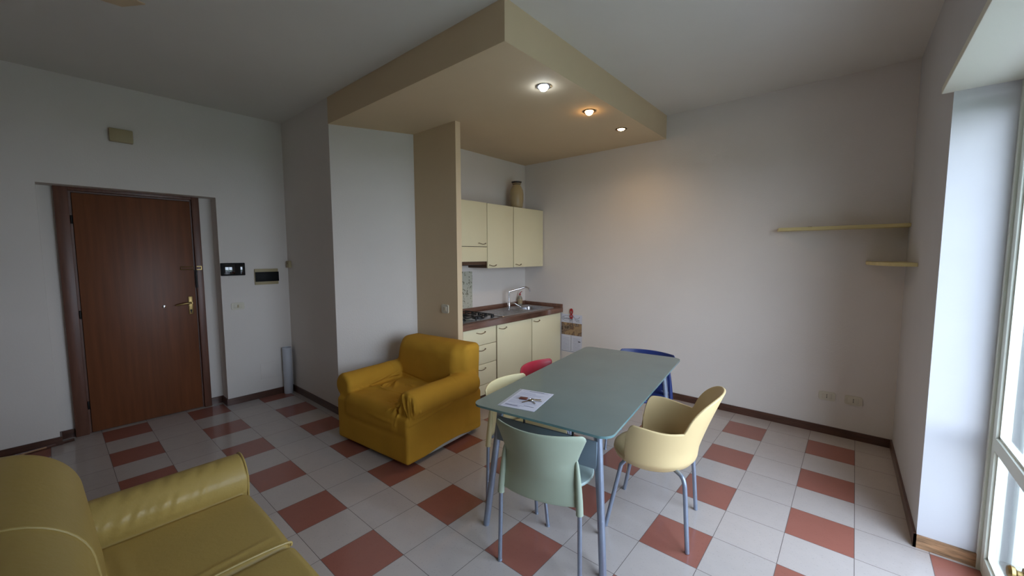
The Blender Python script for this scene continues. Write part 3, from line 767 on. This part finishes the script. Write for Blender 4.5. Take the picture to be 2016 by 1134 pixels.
# ------------------------------------------------------------------ upholstery by signed distance + surface nets
def sd_box(P, c, h, r):
    q = np.abs(P-np.array(c))-(np.array(h)-r)
    return np.linalg.norm(np.maximum(q, 0), axis=-1)+np.minimum(q.max(-1), 0)-r
def sd_cyl_y(P, c, hy, rad, r):   # rounded cylinder along y
    dx = np.sqrt((P[..., 0]-c[0])**2+(P[..., 2]-c[2])**2)-(rad-r); dy = np.abs(P[..., 1]-c[1])-(hy-r)
    return np.minimum(np.maximum(dx, dy), 0)+np.sqrt(np.maximum(dx, 0)**2+np.maximum(dy, 0)**2)-r
def smin(a, b, k):
    h = np.clip(.5+.5*(b-a)/k, 0, 1); return b*(1-h)+a*h-k*h*(1-h)
def seg(P, a, b):
    a = np.array(a, float); b = np.array(b, float); ab = b-a
    t = np.clip(((P-a)@ab)/(ab@ab), 0, 1)
    return np.linalg.norm(P-(a+t[..., None]*ab), axis=-1), t
def folds(P, L):
    d = 0
    for a, b, w, amp in L:
        r, t = seg(P, a, b); d = d+amp*np.exp(-(r/w)**2)*np.sin(np.clip(t*.94+.06, 0, 1)*PI)**.5
    return d
def surface_nets(F, lo, hi, n):
    xs = [np.linspace(lo[i], hi[i], n[i]) for i in range(3)]
    G = np.stack(np.meshgrid(*xs, indexing='ij'), -1); D = F(G)
    S = D < 0
    c = np.zeros([k-1 for k in n], int)
    for i in (0, 1):
        for j in (0, 1):
            for k in (0, 1): c += S[i:n[0]-1+i, j:n[1]-1+j, k:n[2]-1+k]
    act = (c > 0) & (c < 8)
    idx = -np.ones(act.shape, int); idx[act] = np.arange(act.sum())
    A = np.argwhere(act); pos = np.zeros((len(A), 3)); cnt = np.zeros(len(A))
    step = [x[1]-x[0] for x in xs]; lo = np.array([x[0] for x in xs])
    cor = [(i, j, k) for i in (0, 1) for j in (0, 1) for k in (0, 1)]
    for a in cor:
        for ax in range(3):
            if a[ax]: continue
            bb_ = list(a); bb_[ax] = 1
            da = D[A[:, 0]+a[0], A[:, 1]+a[1], A[:, 2]+a[2]]; db = D[A[:, 0]+bb_[0], A[:, 1]+bb_[1], A[:, 2]+bb_[2]]
            m = (da < 0) != (db < 0); tt = np.where(m, da/np.where(m, da-db, 1), 0)
            p = np.array(a, float)[None]+np.zeros((len(A), 3)); p[:, ax] += tt
            pos[m] += p[m]; cnt[m] += 1
    V = lo+(A+pos/cnt[:, None])*np.array(step)
    faces = []
    for ax in range(3):
        o1, o2 = [(1, 2), (2, 0), (0, 1)][ax]
        sl0 = [slice(None)]*3; sl1 = [slice(None)]*3; sl0[ax] = slice(0, n[ax]-1); sl1[ax] = slice(1, n[ax])
        ch = S[tuple(sl0)] != S[tuple(sl1)]; E = np.argwhere(ch)
        E = E[(E[:, o1] > 0) & (E[:, o2] > 0) & (E[:, o1] < n[o1]-1) & (E[:, o2] < n[o2]-1)]
        e1 = np.zeros(3, int); e1[o1] = 1; e2 = np.zeros(3, int); e2[o2] = 1
        q = np.stack([idx[tuple((E-e1-e2).T)], idx[tuple((E-e2).T)], idx[tuple(E.T)], idx[tuple((E-e1).T)]], 1)
        inside = S[tuple(E.T)]; q[~inside] = q[~inside][:, ::-1]
        faces.append(q)
    return V, np.concatenate(faces)
def vnormals(V, Fc):
    nv = np.zeros_like(V); fn = np.cross(V[Fc[:, 2]]-V[Fc[:, 0]], V[Fc[:, 3]]-V[Fc[:, 1]])
    for k in range(4): np.add.at(nv, Fc[:, k], fn)
    return nv/(np.linalg.norm(nv, axis=1)[:, None]+1e-12)
def displace(V, Fc, L, k):
    N_ = vnormals(V, Fc); return V+N_*(k*folds(V, L))[:, None]
def split_parts(V, Fc, sel, names, m, parent, labels=None):
    cen = V[Fc].mean(1); lab = sel(cen)
    for i, nm in enumerate(names):
        f = Fc[lab == i]
        if not len(f): continue
        u, inv = np.unique(f, return_inverse=True)
        me = bpy.data.meshes.new(nm); me.from_pydata([tuple(v) for v in V[u]], [], inv.reshape(-1, 4).tolist())
        me.materials.append(m); me.polygons.foreach_set('use_smooth', [True]*len(me.polygons)); me.update()
        o = bpy.data.objects.new(nm, me); C.objects.link(o); o.parent = parent
        # keep the shading continuous across the part borders
        o['_u'] = 0; del o['_u']
        normals_src.append((o, u))
normals_src = []
def set_normals(V, Fc):
    nv = np.zeros_like(V); a = V[Fc[:, 2]]-V[Fc[:, 0]]; b_ = V[Fc[:, 3]]-V[Fc[:, 1]]; fn = np.cross(a, b_)
    for k in range(4): np.add.at(nv, Fc[:, k], fn)
    nv /= np.linalg.norm(nv, axis=1)[:, None]+1e-12
    for o, u in normals_src: o.data.normals_split_custom_set_from_vertices([tuple(x) for x in nv[u]])
    normals_src.clear()

# mustard armchair (local: front is -y)
arm = empty('armchair', 'mustard yellow armchair in a loose wrinkled slipcover by the pier', 'armchair', (-2.66, -2.128, 0), math.radians(5.5))
AF = [  # folds: start, end, width, height (positive = ridge)
    ((-.31, .12, .46), (-.05, -.14, .43), .016, .007), ((-.31, .12, .47), (-.18, -.18, .43), .014, .007), ((-.31, .12, .47), (.05, -.02, .44), .016, .006),
    ((-.30, .12, .45), (-.12, -.16, .43), .010, -.006), ((-.31, .11, .45), (-.24, -.22, .44), .010, -.007), ((-.32, .10, .50), (-.30, -.20, .45), .014, .008),
    ((-.33, -.30, .44), (-.10, -.14, .43), .013, .006), ((-.30, -.20, .435), (.22, -.17, .43), .012, .006), ((-.26, -.16, .43), (.24, -.20, .43), .010, -.006),
    ((.34, -.36, .47), (.16, -.26, .43), .013, .008), ((.34, -.35, .47), (.14, -.20, .43), .012, .007), ((.34, -.36, .45), (.20, -.33, .42), .012, .007), ((.33, -.34, .46), (.15, -.235, .43), .008, -.007),
    ((.35, -.375, .50), (.24, -.42, .33), .013, .008), ((.37, -.385, .50), (.31, -.42, .30), .012, .007), ((.34, -.385, .46), (.27, -.42, .30), .008, -.007),
    ((.41, -.385, .54), (.47, -.37, .40), .012, .010), ((.44, -.385, .54), (.505, -.34, .42), .011, .009), ((.425, -.385, .54), (.49, -.36, .42), .008, -.009), ((.38, -.385, .54), (.43, -.39, .39), .012, .009),
    ((.46, -.36, .385), (.47, .20, .44), .014, .007), ((.46, -.36, .36), (.47, .10, .40), .010, -.006), ((.45, -.42, .33), (.46, .05, .37), .014, .005),
    ((.08, .115, .50), (.33, .115, .52), .012, .006), ((.05, .11, .53), (.33, .12, .56), .011, .005), ((.14, .12, .48), (.33, .12, .485), .010, .006), ((.10, .115, .515), (.33, .115, .54), .007, -.005),
    ((.15, .12, .58), (.34, .13, .61), .010, .004), ((-.36, -.38, .36), (.30, -.44, .33), .02, .004), ((-.30, .14, .56), (-.05, .10, .47), .014, .005),
    ((-.42, -.39, .24), (.44, -.42, .24), .03, -.003), ((.355, .13, .72), (.36, .13, .50), .012, .006),
]
fr_ = random.Random(11)
for k in range(9):   # fan of folds pulled out of the back left corner of the seat
    a = math.radians(-88+k*11); L_ = .26+.16*fr_.random()
    AF.append(((-.325, .15, .475), (-.325+L_*math.cos(a)*1.05, .15+L_*math.sin(a), .437), .0085, fr_.choice((1, 1, -1))*(.0028+.0022*fr_.random())))
for k in range(8):   # fan from the front right arm over the seat
    a = math.radians(128+k*13); L_ = .16+.16*fr_.random()
    AF.append(((.325, -.34, .462), (.325+L_*math.cos(a), -.34+L_*math.sin(a)*.9, .43 if k < 5 else .34), .0085, (1 if k % 2 else -1)*(.003+.0025*fr_.random())))
for k in range(6):   # gathered folds hanging from the front of the right arm
    x = .36+.028*k; AF.append(((x-.01, -.392, .555), (x+.012*fr_.random(), -.39, .375), .0075, (.0042 if k % 2 else -.0035)))
for k in range(7):   # soft creases at the lower right of the back cushion
    z = .485+.022*k; AF.append(((.02+.03*k, .135, z), (.36, .14, z+.02), .008, .0022))
def armF(P):
    base = sd_box(P, (0, 0, .205), (.447, .421, .175), .025)
    dome = .018*np.exp(-((P[..., 0]/.28)**2+((P[..., 1]+.12)/.26)**2))
    seat = sd_box(P, (0, -.10, .33), (.34, .325, .095), .06)-dome
    al = sd_cyl_y(P, (-.405, -.02, .468), .375, .103, .035); ar = sd_cyl_y(P, (.405, -.02, .468), .375, .103, .035)
    Q = P.copy(); Q[..., 1] = Q[..., 1]-(P[..., 2]-.4)*.03
    bk = sd_box(Q, (0, .315, .44), (.447, .10, .352), .045)
    cu = sd_box(Q, (-.005, .252, .575), (.402, .10, .205), .085)
    d = smin(base, seat, .03); d = smin(d, al, .035); d = smin(d, ar, .035)
    d2 = smin(bk, cu, .06); d = smin(d, d2, .03)
    nz = .0015*np.sin(P[..., 0]*23+P[..., 1]*11)*np.sin(P[..., 2]*19+P[..., 1]*17)
    return d-nz
V, Fc = surface_nets(armF, (-.54, -.46, .012), (.54, .46, .83), (186, 158, 142))
V = displace(V, Fc, [(a, b_, w_*.8, h_) for a, b_, w_, h_ in AF], 3.0)
m_ = (V[:, 1] > .08) & (V[:, 2] > .5); V[m_, 2] += .012*((V[m_, 2]-.5)/.3)
m_ &= V[:, 0] < 0; V[m_, 0] += .075*((V[m_, 2]-.5)/.3)**2*np.clip(-V[m_, 0]/.44, 0, 1)
m_ = (V[:, 0] > .36) & (V[:, 2] < .09); V[m_, 2] += .035*np.exp(-((V[m_, 1]-.04)/.20)**4)*(1-V[m_, 2]/.09)
def armsel(c):
    D = np.stack([sd_box(c, (0, 0, .205), (.447, .421, .175), .025), sd_box(c, (0, -.10, .34), (.34, .34, .10), .05),
                  sd_cyl_y(c, (-.405, -.02, .468), .375, .103, .035), sd_cyl_y(c, (.405, -.02, .468), .375, .103, .035),
                  np.minimum(sd_box(c, (0, .315, .44), (.447, .11, .352), .045), sd_box(c, (0, .245, .575), (.385, .10, .205), .085))])
    return D.argmin(0)
split_parts(V, Fc, armsel, ['base', 'seat', 'armrest', 'armrest', 'backrest'], M['fabric'], arm)
set_normals(V, Fc)
b = bmesh.new()
prof = [(-.28, .030), (-.15, .012), (.0, .008), (.14, .014), (.22, .030)]
box(b, .400, .430, -.20, .30, .026, .07, bev=.008); obj('lining', b, M['lining'], arm, label='grey lining showing below the cover')
obj('underside', nb(-.40, .40, -.37, .40, .018, .036), M['black'], arm, smooth=False)
for sx in (-1, 1):
    for sy in (-1, 1):
        b = bmesh.new(); lathe(b, [(.016, 0), (.02, .02)], 14, (sx*.37, sy*.35, 0)); obj('foot', b, M['black'], arm)

# golden satin sofa (front faces +y)
sofa = empty('sofa', 'golden yellow satin-covered sofa in the near left corner', 'sofa', (-1.45, -3.98, 0))
ox, oy = -1.45, -3.98
SF = []
rr = random.Random(7)
for k in range(15):   # slanting creases over the roll of the arm
    y = -3.62-.033*k+rr.uniform(-.01, .01)
    SF.append(((-2.02-ox, y-oy, .555), (-2.005-ox, y-oy-.05, .45), .012, .0035*rr.uniform(.4, 1.3)))
    if k % 2: SF.append(((-2.14-ox, y-oy+.01, .565), (-2.04-ox, y-oy-.02, .55), .014, -.003*rr.uniform(.5, 1.3)))
for k in range(9):
    y = -3.66-.045*k
    SF.append(((-2.01-ox, y-oy-.03, .55), (-2.012-ox, y-oy-.09, .42), .018, .004*rr.uniform(.4, 1.2)))
SF += [((-1.98-ox, -4.02-oy, .42), (-1.6-ox, -4.0-oy, .415), .02, .003), ((-1.55-ox, -3.60-oy, .40), (-1.52-ox, -3.95-oy, .405), .014, .004)]
def sofaF(P):
    X_ = P[..., 0]+ox; Y_ = P[..., 1]+oy; Z_ = P[..., 2]
    W_ = np.stack([X_, Y_, Z_], -1)
    base = sd_box(W_, (-1.465, -4.0, .19), (.735, .44, .15), .03)
    s1 = sd_box(W_, (-1.745, -3.84, .32), (.272, .30, .085), .035)-.004*np.sin(np.clip((X_+2.02)/.55, 0, 1)*PI)
    s2 = sd_box(W_, (-1.195, -3.84, .32), (.272, .30, .085), .035)-.004*np.sin(np.clip((X_+1.47)/.55, 0, 1)*PI)
    def armr(cx, sgn):
        c = sd_cyl_y(W_, (cx, -3.815, .455), .275, .104, .012)
        bx = sd_box(W_, (cx, -3.81, .26), (.09, .27, .22), .012)
        return smin(c, bx, .04)
    al = armr(-2.118, 1); ar = armr(-.80, -1)
    Q = W_.copy(); Q[..., 1] = Y_+np.maximum(0, Z_-.40)*.12
    k1 = sd_box(Q, (-1.645, -4.235, .62), (.345, .185, .305), .16); k2 = sd_box(Q, (-1.085, -4.235, .62), (.215, .185, .305), .16)
    k1 = sd_box(Q, (-1.465, -4.235, .61), (.545, .185, .305), .165)
    d = smin(base, np.minimum(s1, s2), .008); d = smin(d, al, .010); d = smin(d, ar, .010); d = smin(d, k1, .006)
    return d
lo = (-2.26-ox, -4.56-oy, .02); hi = (-.66-ox, -3.50-oy, .96)
V, Fc = surface_nets(sofaF, lo, hi, (200, 134, 118))
V = displace(V, Fc, SF, 1.6)
def sofasel(c):
    W_ = c+np.array([ox, oy, 0]); y = W_[:, 1]; x = W_[:, 0]; z = W_[:, 2]
    lab = np.zeros(len(c), int)
    seat = (z > .27) & (y > -4.09) & (x > -2.02) & (x < -.92)
    lab[seat & (x < -1.47)] = 1; lab[seat & (x >= -1.47)] = 2
    a = (y > -4.10) & (z > .05)
    lab[a & (x < -2.012)] = 3; lab[a & (x > -.908)] = 4
    lab[(y <= -4.04) & (z > .412) & (x > -2.013) & (x < -.91)] = 5
    lab[(y <= -4.09) & (z > .35)] = 5
    return lab
split_parts(V, Fc, sofasel, ['base', 'seat_cushion', 'seat_cushion', 'armrest', 'armrest', 'backrest'], M['satin'], sofa)
set_normals(V, Fc)
# piping
b = bmesh.new()
tube(b, [(-1.475-ox, -3.545-oy, .385), (-1.475-ox, -3.565-oy, .405), (-1.48-ox, -3.75-oy, .413), (-1.48-ox, -4.03-oy, .408)], .005, 8, samples=6)
obj('seat_piping', b, M['satin_seam'], sofa)
b = bmesh.new()
tube(b, [(-2.118-ox+.105*math.cos(a), -3.541-oy, .455+.105*math.sin(a)) for a in [PI*k/16 for k in range(17)]]+[(-2.222-ox, -3.541-oy, .1)], .004, 8)
tube(b, [(-2.013-ox, -3.541-oy, .455), (-2.020-ox, -3.541-oy, .36)], .004, 8)
obj('armrest_piping', b, M['satin_seam'], sofa)
b = bmesh.new()
prof = []
for k in range(14):
    z = .60+.0*k
pts = []
def back_y(z):   # front surface of the back at height z
    zc, yc, r = .75, -4.235, .165
    if z <= zc: y = -4.05
    else: y = -4.235+.02+math.sqrt(max(0, r*r-(z-zc)**2))
    return y-max(0, z-.40)*.12
for k in range(18):
    a = k/17
    if a < .4: z = .50+(.75-.50)*a/.4; yq = -4.05
    else: th = (a-.4)/.6*PI/2; z = .75+.165*math.sin(th); yq = -4.215+.165*math.cos(th)
    pts.append((-1.305-ox, yq-max(0, z-.40)*.12-oy+.001, z+.001))
tube(b, pts, .004, 8)
obj('backrest_piping', b, M['satin_seam'], sofa)
for x in (-2.12, -.82):
    for y in (-4.38, -3.62):
        b = bmesh.new(); lathe(b, [(.02, 0), (.025, .05)], 14, (x-ox, y-oy, 0)); obj('foot', b, M['black'], sofa)

# ------------------------------------------------------------------ light
w = bpy.data.worlds.new('World'); bpy.context.scene.world = w; w.use_nodes = True
nt = w.node_tree; bg = nt.nodes['Background']
tc = nt.nodes.new('ShaderNodeTexCoord'); sp = nt.nodes.new('ShaderNodeSeparateXYZ'); nt.links.new(tc.outputs['Generated'], sp.inputs[0])
cr = nt.nodes.new('ShaderNodeValToRGB'); nt.links.new(sp.outputs[2], cr.inputs[0])
cr.color_ramp.elements[0].position = 0.0; cr.color_ramp.elements[0].color = (.78, .86, 1.0, 1)
cr.color_ramp.elements[1].position = .7; cr.color_ramp.elements[1].color = (.66, .78, 1.0, 1)
nt.links.new(cr.outputs[0], bg.inputs[0])
# overcast sky, strength raised towards -y as added light for the long wall
mr = nt.nodes.new('ShaderNodeMapRange'); nt.links.new(sp.outputs[1], mr.inputs[0])
mr.inputs[1].default_value = .1; mr.inputs[2].default_value = -.9; mr.inputs[3].default_value = 4.9; mr.inputs[4].default_value = 6.6
nt.links.new(mr.outputs[0], bg.inputs[1])
pl = bpy.data.lights.new('window_portal', 'AREA'); pl.shape = 'RECTANGLE'; pl.size = 2.11; pl.size_y = 2.36; pl.cycles.is_portal = True
po = bpy.data.objects.new('window_portal', pl); C.objects.link(po); po.location = (.86, (WY0+WY1)/2, 1.18)
po.rotation_euler = (PI/2, 0, PI/2)

# ------------------------------------------------------------------ camera
cam = bpy.data.cameras.new('camera'); co = bpy.data.objects.new('camera', cam); C.objects.link(co)
f_px = 785.2; cam.sensor_width = 36; cam.lens = f_px/2016*36; cam.clip_start = .02
yaw, pit, roll = -.7098, -.0825, -.0029
fwd = Vector((math.sin(yaw)*math.cos(pit), math.cos(yaw)*math.cos(pit), math.sin(pit)))
r = Vector((math.cos(yaw), -math.sin(yaw), 0)); u = r.cross(fwd)
r2 = r*math.cos(roll)+u*math.sin(roll); u2 = -r*math.sin(roll)+u*math.cos(roll)
Mx = Matrix((r2, u2, -fwd)).transposed().to_4x4(); Mx.translation = Vector((.7489*.3, -13.7507*.3, 5.2393*.3))
co.matrix_world = Mx
sc = bpy.context.scene; sc.camera = co
sc.view_settings.view_transform = 'Standard'; sc.view_settings.look = 'None'; sc.view_settings.gamma = 1
sc.view_settings.use_curve_mapping = False; sc.view_settings.exposure = .95
